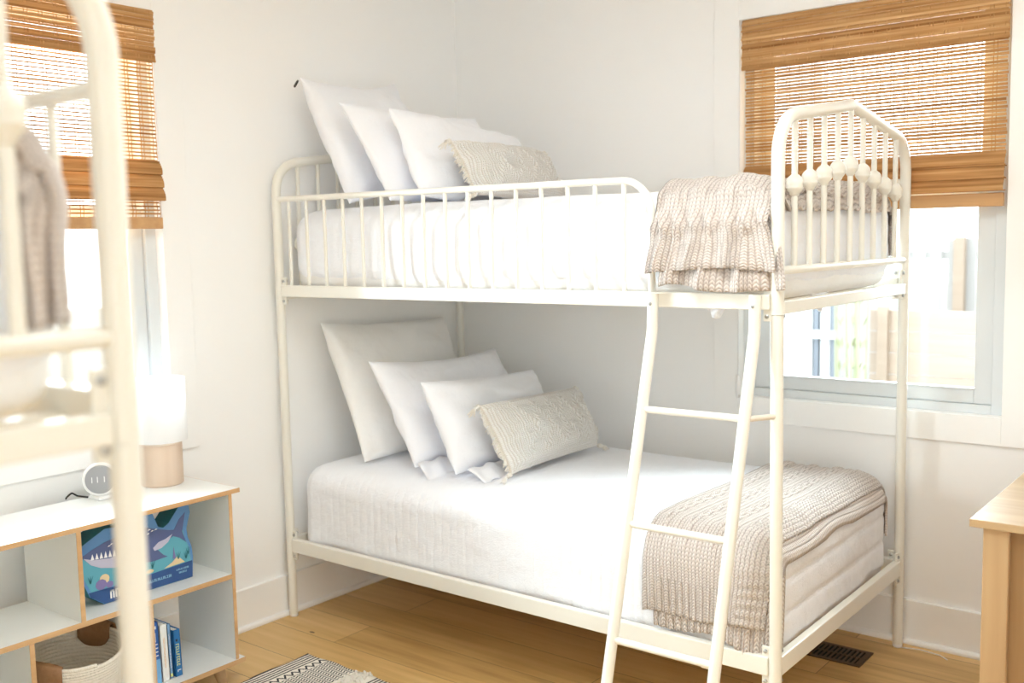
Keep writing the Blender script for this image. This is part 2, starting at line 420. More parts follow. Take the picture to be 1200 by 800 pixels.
# ------------------------------------------------------------ WOVEN SHADES
def shade(T, W_, spec, label, sparse, seed):
    rnd = random.Random(seed)
    def bx(b, s0, s1, d0, d1, za, zb, tone=None):
        p = [T(s, dd, z) for s in (s0, s1) for dd in (d0, d1) for z in (za, zb)]
        b.box(tuple(min(q[i] for q in p) for i in range(3)), tuple(max(q[i] for q in p) for i in range(3)), 0, tone)
    ztop, zval, zfold, zfb, zbot = spec
    root = empty('window_shade', T(W_/2, 0, zbot), label, 'window shade', 'woven bamboo roman shades')
    hr = MB(); bx(hr, .004, W_-.004, -.004, .03, ztop-.035, ztop-.003); hr.build('headrail', MT['plastic'], root)
    def reeds(b, s0, s1, dd, za, zb, pitch, fill, gap):
        z = za
        while z < zb-.003:
            h = pitch*fill*rnd.uniform(.8, 1.1)
            if rnd.random() > gap: bx(b, s0+rnd.uniform(-.003, .002), s1+rnd.uniform(-.002, .003), dd-.0012, dd+.0012, z, min(z+h, zb), rnd.uniform(0, 1) if rnd.random() < .35 else rnd.uniform(.35, .7))
            z += pitch
        s = s0+.02; k = 0
        while s < s1-.005:      # warp threads in pairs
            for q in (0, .011):
                zz = za; sg = 1
                pts = []
                while zz < zb: pts.append(T(s+q, dd+sg*.0022, zz)); zz += pitch*2; sg = -sg
                pts.append(T(s+q, dd, zb)); b.tube(pts, .0013, 4)
            s += .046
    # roman front: valance (forward), body, folds, last section, bottom bar
    v = MB(); reeds(v, 0.002, W_-.002, -.022, zval, ztop, .0072, 1.03, .012)
    bx(v, .002, W_-.002, -.0235, -.0205, zval, zval+.016, .35); v.build('valance', MT['bamboo'], root)
    v = MB(); reeds(v, .012, W_-.006, -.008, zfold, zval+.03, .0118 if not sparse else .0125, .80 if not sparse else .46, .02); v.build('shade_panel', MT['bamboo'], root)
    nf = 3; fh = (zfold-zfb)/nf
    for k in range(nf):
        v = MB(); z1_ = zfold+.012-k*fh; off = -.012-.006*k
        # one hanging loop: front sheet leaning out + underside
        z = z1_-fh
        while z < z1_:
            t = (z1_-z)/fh; dd = off-.020*math.sin(min(1, t)*PI*.55)
            bx(v, .010, W_-.003, dd-.0015, dd+.0015, z, z+.0072, rnd.uniform(.3, .8) if k % 2 else rnd.uniform(.1, .6)); z += .0073
        bx(v, .010, W_-.003, off-.020, off+.012, z1_-fh-.002, z1_-fh+.001, .2)
        v.build('fold', MT['bamboo'], root)
    if zfb-zbot > .05:
        v = MB(); reeds(v, .014, W_-.006, -.008, zbot+.035, zfb+.01, .0125, .42, .02); v.build('lower_panel', MT['bamboo'], root)
    v = MB(); bx(v, .012, W_-.006, -.026, -.004, zbot, zbot+.038 if zfb-zbot > .05 else zfb+.004); v.build('bottom_bar', MT['bambood'], root, bevel=.002)
    return root
sh1 = shade(lambda s, dd, z: (1.408+s, dd, z), .908, (2.210, 2.030, 1.662, 1.545, 1.506), 'woven bamboo roman shade on the window behind the bunk bed footboard', False, 3)
cd = MB().tube([(1.4, -.02, 2.19), (1.399, -.022, 1.5), (1.398, -.024, .90)], .0022, 6).lathe([(.004, 0), (.009, .02), (.010, .06), (.007, .085), (.002, .09)], (1.398, -.024, .816))
cd.build('pull_cord', MT['plastic'], sh1, smooth=True)
shade(lambda s, dd, z: (-dd, -2.472+s, z), .922, (2.212, 2.043, 1.705, 1.575, 1.492), 'woven bamboo roman shade on the left window beside the low bookshelf', True, 5)

# ------------------------------------------------------------ BUNK BED
XA, XB, YC, YB = .049, 2.019, -.067, -1.090
YM = (YB+YC)/2
Z1b, Z1t, Z2b, Z2t = .259, .310, 1.237, 1.279
ZG, ZF = 1.595, 1.338
PR = .0172
def knob_profile(R, h):
    return [(R*.42, 0), (R*.55, h*.06), (R*.60, h*.14), (R*.78, h*.22), (R*.97, h*.34), (R*1.0, h*.40), (R*.93, h*.44), (R*.98, h*.50), (R, h*.62), (R*.93, h*.76), (R*.74, h*.88), (R*.5, h*.96), (R*.4, h)]
def make_bunk():
    root = empty('bunk_bed', (1.034, YM, 0), 'white metal bunk bed in the corner with a ladder at its front', 'bunk bed', 'white metal bunk beds')
    me = MT['metal']
    for X, nm in ((XA, 'headboard_frame'), (XB, 'footboard_frame')):
        pk = 1.800 if X == XB else 1.790
        pts = fillet([(X, YB, 1.225), (X, YB, 1.725), (X, YM, pk), (X, YC, 1.725), (X, YC, 1.225)], [0, .115, .03, .115, 0], 10)
        fo = MB().tube(pts, PR, 16).build(nm, me, root, smooth=True, auto=.9)
        # arch line for the spindle tops
        def ztop(y):
            best = 0
            for p, q in zip(pts, pts[1:]):
                if (p.y-y)*(q.y-y) <= 0 and abs(p.y-q.y) > 1e-6: best = max(best, p.z+(q.z-p.z)*(y-p.y)/(q.y-p.y))
            return best
        if X == XB: MB().tube([(X, YB, ZF), (X, YC, ZF)], .0115, 12).build('cross_bar', me, root, smooth=True, auto=.9)
        for k in range(9):
            y = YM+(k-4)*.1015; t = 1-abs(k-4)/4
            zk = (1.560+.067*t) if X == XB else (1.432+.067*t)
            z0 = ZF if X == XB else 1.25
            s = MB().tube([(X, y, z0), (X, y, ztop(y)-.006)], .0083, 12).build('spindle', me, root, smooth=True, auto=.9)
            s2 = MB().lathe(knob_profile(.0222, .056), (X, y, zk-.030), seg=20).build('knob', me, s, smooth=True)
        if X == XA: MB().tube([(X, YB, 1.255), (X, YC, 1.255)], .0115, 12).build('cross_bar', me, root, smooth=True, auto=.9)
        for y in (YB, YC):
            p = MB().tube([(X, y, 0.012), (X, y, 1.224)], PR-.0006, 16).build('post', me, root, smooth=True, auto=.9)
            MB().lathe([(PR*.8, 0), (PR*.95, .003), (PR*.95, .012)], (X, y, 0), seg=16).build('foot_cap', MT['plastic'], p, smooth=True, auto=.9)
    # rails
    for zb, zt in ((Z1b, Z1t), (Z2b, Z2t)):
        for y, sg in ((YB, 1), (YC, -1)):
            MB().box((XA+PR, y-.012, zb), (XB-PR, y+.012, zt)).build('side_rail', me, root, bevel=.003)
        for X, sg in ((XA, 1), (XB, -1)):
            zlo, zhi = (zt-.054, zt-.020) if zt > 1 else (zb, zt+.001)
            MB().box((X-.012, YB+PR, zlo), (X+.012, YC-PR, zhi)).build('end_rail', me, root, bevel=.003)
        for X, sx in ((XA, 1), (XB, -1)):
            for y, sy in ((YB, 1), (YC, -1)):
                x0 = X+sx*(PR-.002); x1 = X+sx*(PR+.020)
                br = MB().box((min(x0, x1), y-.004+sy*.0, zb-.030), (max(x0, x1), y+.004, zt+.028)).build('bracket', me, root, bevel=.002)
                y0 = y+sy*(PR-.002); y1 = y+sy*(PR+.018)
                br2 = MB().box((X-.004, min(y0, y1), zb-.030), (X+.004, max(y0, y1), zt+.028)).build('bracket', me, root, bevel=.002)
                for zz in (zb-.017, zt+.015):
                    MB().lathe([(.0055, 0), (.0055, .004), (.003, .006)], (X+sx*(PR+.009), y-.004, zz), (0, -1, 0), 10).build('bolt', MT['steel'], br, smooth=True, auto=.7)
                    MB().lathe([(.0055, 0), (.0055, .004), (.003, .006)], (X+.004, y+sy*(PR+.008), zz), (1, 0, 0), 10).build('bolt', MT['steel'], br2, smooth=True, auto=.7)
    # guard rails
    pts = fillet([(XA, YB, ZG+.002), (1.650, YB, ZG-.006), (1.650, YB, Z2t-.005)], [0, .095, 0], 10)
    MB().tube(pts, .0105, 12).build('guard_rail', me, root, smooth=True, auto=.9)
    for k in range(16):
        x = .118+k*.0962
        MB().tube([(x, YB, Z2t-.004), (x, YB, ZG-.003)], .0066, 10).build('guard_spindle', me, root, smooth=True, auto=.9)
    MB().tube([(XA, YC, ZG), (XB, YC, ZG)], .0105, 12).build('guard_rail', me, root, smooth=True, auto=.9)
    for k in range(19):
        x = XB-.108-k*.0965
        MB().tube([(x, YC, Z2t-.004), (x, YC, ZG-.003)], .0066, 10).build('guard_spindle', me, root, smooth=True, auto=.9)
    # slats under the mattresses
    for zb in (Z1b, Z2b):
        for k in range(12):
            x = .14+k*.159
            MB().box((x, YB+.012, zb+.006), (x+.035, YC-.012, zb+.012)).build('bed_slat', me, root)
    # ladder
    LX = (1.665, 1.968)
    lad = MB()
    for x in LX:
        lad.tube(fillet([(x, YB-.022, 1.276), (x, YB-.026, 1.175), (x, YB-.345, 0.0)], [0, .10, 0], 8), .0155, 14)
    lo = lad.build('ladder', me, root, smooth=True, auto=.9)
    for z in (.962, .66, .362, .065):
        y = YB-.026-(1.175-z)*.2715
        MB().tube([(LX[0], y, z), (LX[1], y, z)], .0098, 12).build('rung', me, lo, smooth=True, auto=.9)
    for x in LX:
        MB().lathe([(.0055, 0), (.0055, .003), (.003, .005)], (x, YB-.038, 1.248), (0, -1, 0), 10).build('bolt', MT['steel'], lo, smooth=True, auto=.7)
    y = YB-.026-(1.175-.962)*.2715
    MB().tube([(LX[1]+.010, y+.004, .962), (XB, YB-.008, .962)], .0075, 10).build('spacer', mat('beige_spacer', (.72, .65, .56), .5), lo, smooth=True, auto=.9)
    MB().box((1.80, YB-.006, Z1b-.028), (1.835, YB+.010, Z1b)).build('rail_clip', MT['plastic'], root, bevel=.004)
    return root
bunk = make_bunk()
def copy_tree(o, parent=None):
    c = o.copy(); C.objects.link(c); c.parent = parent
    for ch in o.children: copy_tree(ch, c)
    return c
SH = Vector((.093, -2.918, 0))
bunk2 = copy_tree(bunk); bunk2.location = bunk.location+SH
bunk2['label'] = 'white metal bunk bed close to the camera at the left edge of the photo'

# ------------------------------------------------------------ MATTRESSES AND QUILTS
def rbox(lo, hi, R, step, disp=None, open_bottom=False, Rz=None):
    lo = Vector(lo); hi = Vector(hi); b = MB(); Rv = Vector((R, R, Rz or R))
    ilo = lo+Rv; ihi = hi-Rv
    def mp(p):
        q = Vector((min(max(p.x, ilo.x), ihi.x), min(max(p.y, ilo.y), ihi.y), min(max(p.z, ilo.z), ihi.z)))
        e = p-q; e = Vector((e.x/Rv.x, e.y/Rv.y, e.z/Rv.z))
        if e.length < 1e-9: return p
        e.normalize(); n = Vector((e.x/Rv.x, e.y/Rv.y, e.z/Rv.z)).normalized()
        out = q+Vector((e.x*Rv.x, e.y*Rv.y, e.z*Rv.z))
        if disp: out = out+disp(out, n)
        return out
    faces = [(2, 0, 1, hi.z), (1, 0, 2, lo.y), (1, 0, 2, hi.y), (0, 1, 2, lo.x), (0, 1, 2, hi.x)]
    if not open_bottom: faces.append((2, 0, 1, lo.z))
    for ax, a, c, val in faces:
        na = max(2, int((hi[a]-lo[a])/step[a])); nc = max(2, int((hi[c]-lo[c])/step[c]))
        P = []
        for i in range(na+1):
            row = []
            for j in range(nc+1):
                p = Vector((0, 0, 0)); p[ax] = val; p[a] = lo[a]+(hi[a]-lo[a])*i/na; p[c] = lo[c]+(hi[c]-lo[c])*j/nc
                row.append(mp(p))
            P.append(row)
        b.grid(P, na+1, nc+1)
    return b
def mattress(z0, z1, label):
    b = rbox((.085, YB+.030, z0), (1.985, YC-.030, z1), .07, (.03, .03, .02), Rz=.05)
    o = b.build('mattress', MT['sheet'], smooth=True, weld=.0006)
    return tag(o, label, 'mattress', 'twin mattresses on the bunk beds')
m_lo = mattress(.272, .575, 'white mattress on the lower bunk of the corner bed')
m_up = mattress(1.250, 1.525, 'white mattress on the top bunk of the corner bed')

def quilt(z0, z1, pitch, amp, seed, label, crown=.015, hem=.0, loose=0):
    def disp(p, n):
        s = p.x
        if n.x > .5: s = 2.0+(z1-p.z)
        pt = pitch if n.x < .75 else pitch*2.6
        wob = noise.noise(Vector((p.x*3, p.y*3, p.z*3+seed)))*.006
        ph = ((s+wob)/pt) % 1.0
        ch = -amp*(1+1.3*max(0, n.x)**2)*math.exp(-((ph-.5)/.10)**2)
        cr = noise.fractal(Vector((p.x*9+seed, p.y*16, p.z*16)), 1.0, 2.0, 3)*.0016
        cr += noise.noise(Vector((p.x*40, p.y*14, p.z*14+seed)))*.0006
        big = noise.noise(Vector((p.x*2.2+seed, p.y*2.2, p.z*2)))*.006
        o = n*(ch+cr+big)
        # gentle crown on the top, waved hem at the bottom
        o.z += crown*max(0, n.z)*max(0, 1-((p.y-YM)/.5)**2)*max(0, 1-((p.x-1.03)/1.0)**4)
        t = max(0, (z0+.16-p.z)/.16)
        if t > 0 and abs(n.z) < .7:
            f = noise.noise(Vector((p.x*6+seed, p.y*6, 3)))
            o += Vector((n.x, n.y, 0))*t*(f*.010+.002+math.sin((p.x+p.y)*55+f*4)*.003*t)
            o.z += t*noise.noise(Vector((p.x*5, p.y*5, 9+seed)))*.022
        return o
    b = rbox((.070, YB+.018, z0), (1.999, YC-.018, z1), .098, (.0058, .014, .010), disp, True, Rz=.085)
    o = b.build('quilt', MT['quilt'], smooth=True, weld=.0008)
    return tag(o, label, 'quilt', 'white quilts tucked over the bunk mattresses')
# the closed rounding at the bottom is avoided by letting the shell run below its hem
q_lo = quilt(.242, .592, .036, .0028, 4, 'white channel-stitched quilt covering the lower bunk mattress')
q_up = quilt(1.264, 1.552, .024, .0012, 11, 'white quilt covering the top bunk mattress of the corner bed', crown=.02)
# tucked corners of the coverlet poking out below the upper rails
def tuck(cx, cy, s, yaw_, par):
    P = []; n = 12
    ca, sa = math.cos(yaw_), math.sin(yaw_)
    for i in range(n+1):
        row = []
        for j in range(7):
            a = -1+2*i/n; t = j/6
            wv = .006*math.sin(a*6+j)
            x = cx+ca*a*s*(1-.55*t)-sa*wv; y = cy+sa*a*s*(1-.55*t)+ca*wv; z = 1.262-t*.055*(1-.5*a*a)
            row.append((x, y, z))
        P.append(row)
    b = MB(); b.grid(P, n+1, 7); return b.build('tucked_corner', MT['quilt'], par, smooth=True, solid=.003)
tuck(1.83, YB+.032, .055, 0, q_up); tuck(1.99, YB+.36, .06, PI/2, q_up)

# ------------------------------------------------------------ THROW BLANKETS
def throw(name, zt, x0, x1, front_len, back_len, folds, seed, label, R=.095, layers=2, off=.016, flare=0., yf=YB+.018, yb=YC-.018, mode='flat'):
    """surface over the mattress: b runs from the front hem, up, over the top and down the back"""
    b = MB()
    top = (yb-yf)-2*R; arc = R*PI/2
    L = front_len+arc+top+arc+back_len
    nb = int(L/.009); na = int((x1-x0)/.008)
    def path(s, o):
        if s < front_len: return Vector((0, yf-o, zt-R-(front_len-s))), Vector((0, -1, 0))
        s -= front_len
        if s < arc:
            a = s/arc*PI/2; n = Vector((0, -math.cos(a), math.sin(a))); return Vector((0, yf+R, zt-R))+n*(R+o), n
        s -= arc
        if s < top: return Vector((0, yf+R+s, zt+o)), Vector((0, 0, 1))
        s -= top
        if s < arc:
            a = s/arc*PI/2; n = Vector((0, math.sin(a), math.cos(a))); return Vector((0, yb-R, zt-R))+n*(R+o), n
        s -= arc
        return Vector((0, yb+o, zt-R-s)), Vector((0, 1, 0))
    for lay in range(layers):
        P = []; UV = []
        lx0 = x0+(.0 if lay == 0 else .035); lx1 = x1+(.0 if lay == 0 else .022)
        for i in range(na+1):
            a = i/na; row = []; uvr = []
            for j in range(nb+1):
                s = L*j/nb
                # hem line: uneven length at the front
                hem = (noise.noise(Vector((a*2.4+seed, lay*7., 0)))*.035+(.030 if lay == 0 else .0)*(1-math.cos(a*PI*1.3+.4))*.5)
                if lay == 1: hem -= .022+.018*a
                if mode == 'bunch': hem = .5*hem+(-.004 if lay else .022)
                ss = s
                if s < front_len: ss = hem+(s/front_len)*(front_len-hem)
                on_top = front_len+arc*.3 < s < front_len+arc+top+arc*.7
                p, n = path(min(max(ss, -.05), L), off-(.009 if lay else 0))
                w_ = max(0, min(1, (front_len+.02-s)/(front_len)))      # 0 at top .. 1 at front hem
                wb = max(0, (s-(L-back_len))/max(.01, back_len))
                wob = noise.noise(Vector((s*3.1+seed, a*1.0, lay)))*.014
                x = lx0+(lx1-lx0)*a+wob*(1 if a > .02 else .5)
                h = 0
                if mode == 'flat':
                    # cable panels across the top: braids along the width of the bed
                    u_ = a*(x1-x0); 
                    if lay == 0:
                        if on_top:
                            zc = (u_/.085) % 1.0
                            h += .006*math.sin(zc*PI)**2*(.5+.5*math.sin(s*2*PI/.055+(0 if zc < .5 else PI)))+.003*math.cos(u_*2*PI/.0425)
                            if u_ > (x1-x0)-.075: h = .0035*math.sin(s*2*PI/.020)
                        elif s < .115: h += .0042*math.cos(u_*2*PI/.024)
                        elif s < front_len+arc*.3: h += .0010*math.cos(u_*2*PI/.0115)
                        if u_ > (x1-x0)-.07 and not on_top: h = .004*math.sin(s*2*PI/.034)
                        h += .005*noise.noise(Vector((u_*7, s*5, seed)))
                        if a > .9: h -= .004*(a-.9)/.1
                    else: h += .0042*math.cos(u_*2*PI/.024)
                    p = p+n*(h+w_*(.012+.010*math.sin(a*5+seed)*w_)+.007*max(0, noise.noise(Vector((a*3, s*4, seed+lay)))))
                else:
                    # gathered folds fanning out towards the hem
                    fr = folds*PI*2
                    f = math.sin(a*fr+1.2*noise.noise(Vector((a*3, s*2.5, seed)))*2)
                    amp = .006+.026*w_**.8
                    fw = .5+.5*noise.noise(Vector((a*5.3, seed, 1.7)))
                    f = f*(.35+.9*fw)+.25*math.sin(a*fr*2.3+seed)
                    p = p+n*(.034*w_+amp*(.55+.55*f)+.006*noise.noise(Vector((a*9, s*14, seed))))
                    # braid along the shoulder
                    band = math.exp(-((s-front_len*.93)/.030)**2)
                    p = p+n*band*(.013+.011*math.sin(a*(x1-x0)*2*PI/.048+s*60))
                    band2 = math.exp(-((s-front_len*.93-.075)/.014)**2)
                    p = p+n*band2*(.006+.006*math.sin(a*(x1-x0)*2*PI/.020))
                    if s < .085 and lay == 0: p = p+n*.004*math.cos(a*(x1-x0)*2*PI/.022)
                    if on_top: p = p+n*(.012*noise.noise(Vector((a*4, s*5, seed)))+.004*math.sin(s*2*PI/.05)*math.sin(a*14))
                    x += flare*(w_**1.2)*max(-.3, (a-.5)*2) if w_ > 0 else 0
                    x += w_*.010*math.cos(a*fr)
                    # the back part sinks behind the footboard
                    p = p+n*.012*math.sin(a*9+s*3)*wb
                ex = max(0, min(.096, x-(2.004-.098)))
                drop = .098-math.sqrt(.098**2-ex*ex)
                if mode == 'bunch' and s < front_len+arc*.5: drop *= .25
                p = p-n*drop
                row.append((x, p.y, p.z)); uvr.append((a*(x1-x0), s))
            P.append(row); UV.append(uvr)
        b.grid(P, na+1, nb+1, uv=UV)
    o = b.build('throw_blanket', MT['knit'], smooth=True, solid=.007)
    # braided selvedge cords along both long edges and the front hem, as in heavy knitting
    return tag(o, label, 'blanket', 'oatmeal cable-knit throws')
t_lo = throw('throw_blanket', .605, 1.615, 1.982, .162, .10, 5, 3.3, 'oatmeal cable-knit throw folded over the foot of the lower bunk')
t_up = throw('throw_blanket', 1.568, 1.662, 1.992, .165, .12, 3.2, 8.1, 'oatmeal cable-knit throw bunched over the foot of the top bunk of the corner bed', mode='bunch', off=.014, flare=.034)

for o, lb in ((m_up, 'white mattress on the top bunk nearest the camera at the left edge'), (q_up, 'cream-lit quilt on the top bunk nearest the camera, behind blurred spindles'), (t_up, 'blurred knit throw draped on the bed at the left edge of the photo')):
    c = copy_tree(o); c.location = o.location+SH; c['label'] = lb

# ------------------------------------------------------------ PILLOWS
def pillow(BL, TL, TR, t, label, m, name='pillow', seed=1, n=34, uvm=False, pinch=.06, disp=None, BR=None, sag=.0, group='white pillows in pillowcases'):
    BL, TL, TR = Vector(BL), Vector(TL), Vector(TR); BR = Vector(BR) if BR else BL+(TR-TL)
    W_ = (TR-TL).length; Hh = (TL-BL).length
    nrm = (TR-TL).cross(BL-TL).normalized()
    if nrm.x < 0: nrm = -nrm
    b = MB()
    for side in (1, -1):
        P = []; UV = []
        for i in range(n+1):
            row = []; ur = []
            for j in range(n+1):
                # cluster samples at the seams
                a = .5-.5*math.cos(PI*i/n); c = .5-.5*math.cos(PI*j/n)
                x = 2*a-1; y = 2*c-1
                xs = x*(1-pinch*(1-y*y)*abs(x)**3); ys = y*(1-pinch*1.2*(1-x*x)*abs(y)**3)
                A = (xs+1)/2; Cc = (ys+1)/2
                p = BL.lerp(BR, A).lerp(TL.lerp(TR, A), Cc)
                prof = (max(0, 1-abs(x)**2.6)**.48)*(max(0, 1-abs(y)**2.6)**.48)
                edge = (1-x*x)*(1-y*y)
                wr = noise.fractal(Vector((x*1.6+seed*3.1, y*1.6, side*2.)), 1, 2, 3)*.022*min(1, prof*2.5)
                wr += .006*math.sin((x+y*.6)*9+seed)*prof*max(0, (abs(x)-.3))
                h = t/2*prof*(1+.10*noise.noise(Vector((x*1.2, y*1.2, seed+side*5.))))+wr*(t/.16)
                h = max(h, .0)
                if disp and side == 1: h += disp(a*W_, c*Hh, W_, Hh)*min(1, prof*4)
                if i in (0, n) or j in (0, n): h = 0
                q = p+nrm*side*h
                # belly settles on the bed, top edge sags
                q.z -= sag*(1-x*x)*(c**3)
                row.append(q); ur.append((a*W_, c*Hh))
            P.append(row); UV.append(ur)
        b.grid(P, n+1, n+1, uv=UV if uvm else None, flip=(side < 0))
    o = b.build(name, m, smooth=True, weld=0 if uvm else .0004)
    tag(o, label, 'pillow', group)
    return o, (BL, BR, TL, TR, nrm)
def knit_disp(a, c, W_, Hh):
    h = 0
    # three vertical cords at the left end
    for x in (.028, .048, .066, .105): h += .005*math.exp(-((a-x)/.007)**2)
    # zigzag lozenges
    if a > .11:
        tri = abs(((a-.11)/.20) % 1.0-.5)*2
        tri2 = abs(((a-.11)/.20+.5) % 1.0-.5)*2
        for tt in (tri, tri2):
            y0 = .035+tt*(Hh-.07); h += .0085*math.exp(-((c-y0)/.009)**2)
            pass
    for y in (.022, Hh-.022): h += .005*math.exp(-((c-y)/.006)**2)
    return h
def tassels(root, info, fringe=True):
    BL, BR, TL, TR, nrm = info
    og = root
    for k, (p, dirn) in enumerate(((BL, (0, -.6, -.1)), (BR, (.1, .8, -.2)), (TL, (0, -.7, -.2)), (TR, (.0, .8, -.5)))):
        b = MB(); dv = Vector(dirn).normalized()
        b.lathe([(.002, 0), (.008, .004), (.009, .012), (.006, .018), (.009, .022)], p, dv, 10)
        rnd = random.Random(k)
        for q in range(16):
            e = dv+Vector((rnd.uniform(-.35, .35), rnd.uniform(-.35, .35), rnd.uniform(-.45, .15)))
            b.tube([p+dv*.018, p+dv*.018+e*.02, p+dv*.018+e*.034+Vector((0, 0, -.004))], .0016, 5)
        b.build('tassel', MT['fringe'], og, smooth=True)
    if fringe:
        b = MB(); rnd = random.Random(5)
        for k in range(46):
            f = (k+.5)/46; p = BL.lerp(TL, f)+Vector((0, .012, 0))
            e = Vector((rnd.uniform(-.4, .1), -.8+rnd.uniform(-.2, .2), rnd.uniform(-.5, .1)))
            b.tube([p, p+e*.014, p+e*.026+Vector((0, 0, -.006))], [.003, .0026, .0012], 5)
        b.build('fringe', MT['fringe'], og, smooth=True)
# lower bunk, back to front
o, i_ = pillow((.330, -.955, .612), (.085, -.930, 1.125), (.085, -.225, 1.098), .15, 'large square off-white pillow against the wall on the lower bunk', MT['linen'], seed=2, pinch=.045)
o, i_ = pillow((.570, -.935, .618), (.385, -.972, .998), (.36, -.205, .972), .14, 'white linen-cased pillow on the lower bunk, second from the wall', MT['pillow'], seed=5, pinch=.05, sag=.015)
hb = MB(); P = []
for i in range(30):
    f = i/29; row = []
    for j in range(5):
        row.append((.60+.022*j+.004*math.sin(i*.9), -.955+.30*f-.008*j, .640-.012*j+.004*math.sin(i*.7+j)))
    P.append(row)
hb.grid(P, 30, 5); hb.build('pillowcase_hem', MT['pillow'], o, smooth=True, solid=.003)
o, i_ = pillow((.775, -.945, .620), (.640, -.968, .938), (.585, -.240, .898), .15, 'smooth bright white pillow on the lower bunk, just behind the knit cushion', MT['pillow'], seed=9, pinch=.05)
hb = MB(); P = []
for i in range(30):
    f = i/29; row = []
    for j in range(5):
        row.append((.815+.020*j+.004*math.sin(i*.9), -.93+.26*f+.10*0, .640-.009*j+.004*math.sin(i*.6+j)))
    P.append(row)
hb.grid(P, 30, 5); hb.build('pillowcase_hem', MT['pillow'], o, smooth=True, solid=.003)
o, i_ = pillow((.955, -.860, .628), (.830, -.875, .858), (.800, -.250, .842), .15, 'ivory cable-knit lumbar cushion with tassels on the lower bunk', MT['knitp'], 'knit_cushion', 3, 200, True, .03, knit_disp, BR=(.935, -.290, .628), group='ivory knit lumbar cushions'); o['category'] = 'cushion'
tassels(o, i_)
# top bunk
o, i_ = pillow((.345, -1.000, 1.572), (.120, -1.015, 2.043), (.060, -.460, 2.085), .15, 'tall square white pillow furthest left on the top bunk', MT['pillow'], seed=12, pinch=.07, sag=.02)
zp = MB(); zp.lathe([(.003, 0), (.0045, .008), (.0045, .026), (.002, .030)], i_[2]+Vector((.0, -.008, -.012)), (-.35, -.35, -.8), 8)
zp.build('zipper_pull', MT['black'], o, smooth=True)
o, i_ = pillow((.560, -1.010, 1.575), (.365, -1.050, 1.925), (.40, -.350, 1.920), .13, 'white pillow on the top bunk, second from the headboard', MT['pillow'], seed=15, pinch=.05, sag=.01)
o, i_ = pillow((.700, -1.000, 1.585), (.545, -.985, 1.893), (.52, -.235, 1.832), .15, 'white pillow on the top bunk directly behind the knit cushion', MT['pillow'], seed=18, pinch=.03)
o, i_ = pillow((.850, -.890, 1.585), (.755, -.905, 1.772), (.735, -.345, 1.765), .12, 'beige cable-knit lumbar cushion with tassels on the top bunk', MT['knitp'], 'knit_cushion', 21, 200, True, .03, knit_disp, group='ivory knit lumbar cushions'); o['category'] = 'cushion'
tassels(o, i_)

# ------------------------------------------------------------ BOOKSHELF
sx0, sx1 = .076, .389
ZT = .650
shelf = empty('bookshelf', (.23, -2.28, 0), 'low white bookshelf with plywood edges under the left window', 'bookshelf')
YR, YL = -1.597, -2.93
def board(a, bb, edges, name='shelf_board', par=shelf):
    """white panel with a ply strip on its front edge (and others)"""
    b = MB(); b.box(a, bb, 0); e = .0015
    for ed in edges:
        if ed == 'f': b.box((bb[0], a[1], a[2]), (bb[0]+e, bb[1], bb[2]), 1)
        if ed == 'r': b.box((a[0], bb[1], a[2]), (bb[0]+e, bb[1]+e, bb[2]), 1)
    return b.build(name, [MT['lam'], MT['ply']], par)
board((sx0, YL-.028, ZT-.014), (sx1, YR+.028, ZT), 'fr', 'top_board')
board((sx0, YL, .372-.015), (sx1-.006, YR-.012, .372), 'f')
board((sx0, YL-.025, .086-.015), (sx1, YR+.022, .086), 'fr', 'bottom_board')
for y in (YR, YL+.012): board((sx0, y-.012, .086), (sx1-.004, y, ZT-.014), 'f', 'end_panel')
board((sx0, -2.124, .372), (sx1-.004, -2.110, ZT-.014), 'f', 'divider')
board((sx0, -2.66, .372), (sx1-.004, -2.646, ZT-.014), 'f', 'divider')
for y in (-2.276, -1.911, -2.62): board((sx0, y, .086), (sx1-.004, y+.014, .357), 'f', 'divider')
for x in (sx0+.045, sx1-.035):
    for y in (YL+.09, YR-.062):
        MB().tube([(x, y, .071), (x+(.012 if x > .2 else -.012), y+(.014 if y > -2 else -.014), 0)], [.022, .013], 14).build('leg', MT['oak'], shelf, smooth=True, auto=.8)

# lamp
lampo = empty('table_lamp', (.118, -1.672, ZT), 'white drum-shade lamp with pale wood cylinder base on the bookshelf', 'lamp')
lx, ly = .118, -1.672
MB().lathe([(.066, 0), (.069, .003), (.069, .135), (.066, .139)], (lx, ly, ZT), seg=48).build('lamp_base', MT['palewood'], lampo, smooth=True, auto=.6)
b = MB(); Rr = .0885
b.lathe([(Rr, 0), (Rr*.985, .205), (Rr*.985-.002, .205), (Rr-.002, 0), (Rr, 0)], (lx, ly, ZT+.146), seg=56, caps=False)
sho = b.build('lamp_shade', MT['shade'], lampo, smooth=True, auto=.6)
b = MB().tube([(lx, ly, ZT+.139), (lx, ly, ZT+.20)], .012, 12)
for k in range(3):
    a = k*2*PI/3; b.tube([(lx, ly, ZT+.19), (lx+Rr*.97*math.cos(a), ly+Rr*.97*math.sin(a), ZT+.19)], .0015, 6)
b.build('socket', MT['plastic'], lampo, smooth=True, auto=.6)

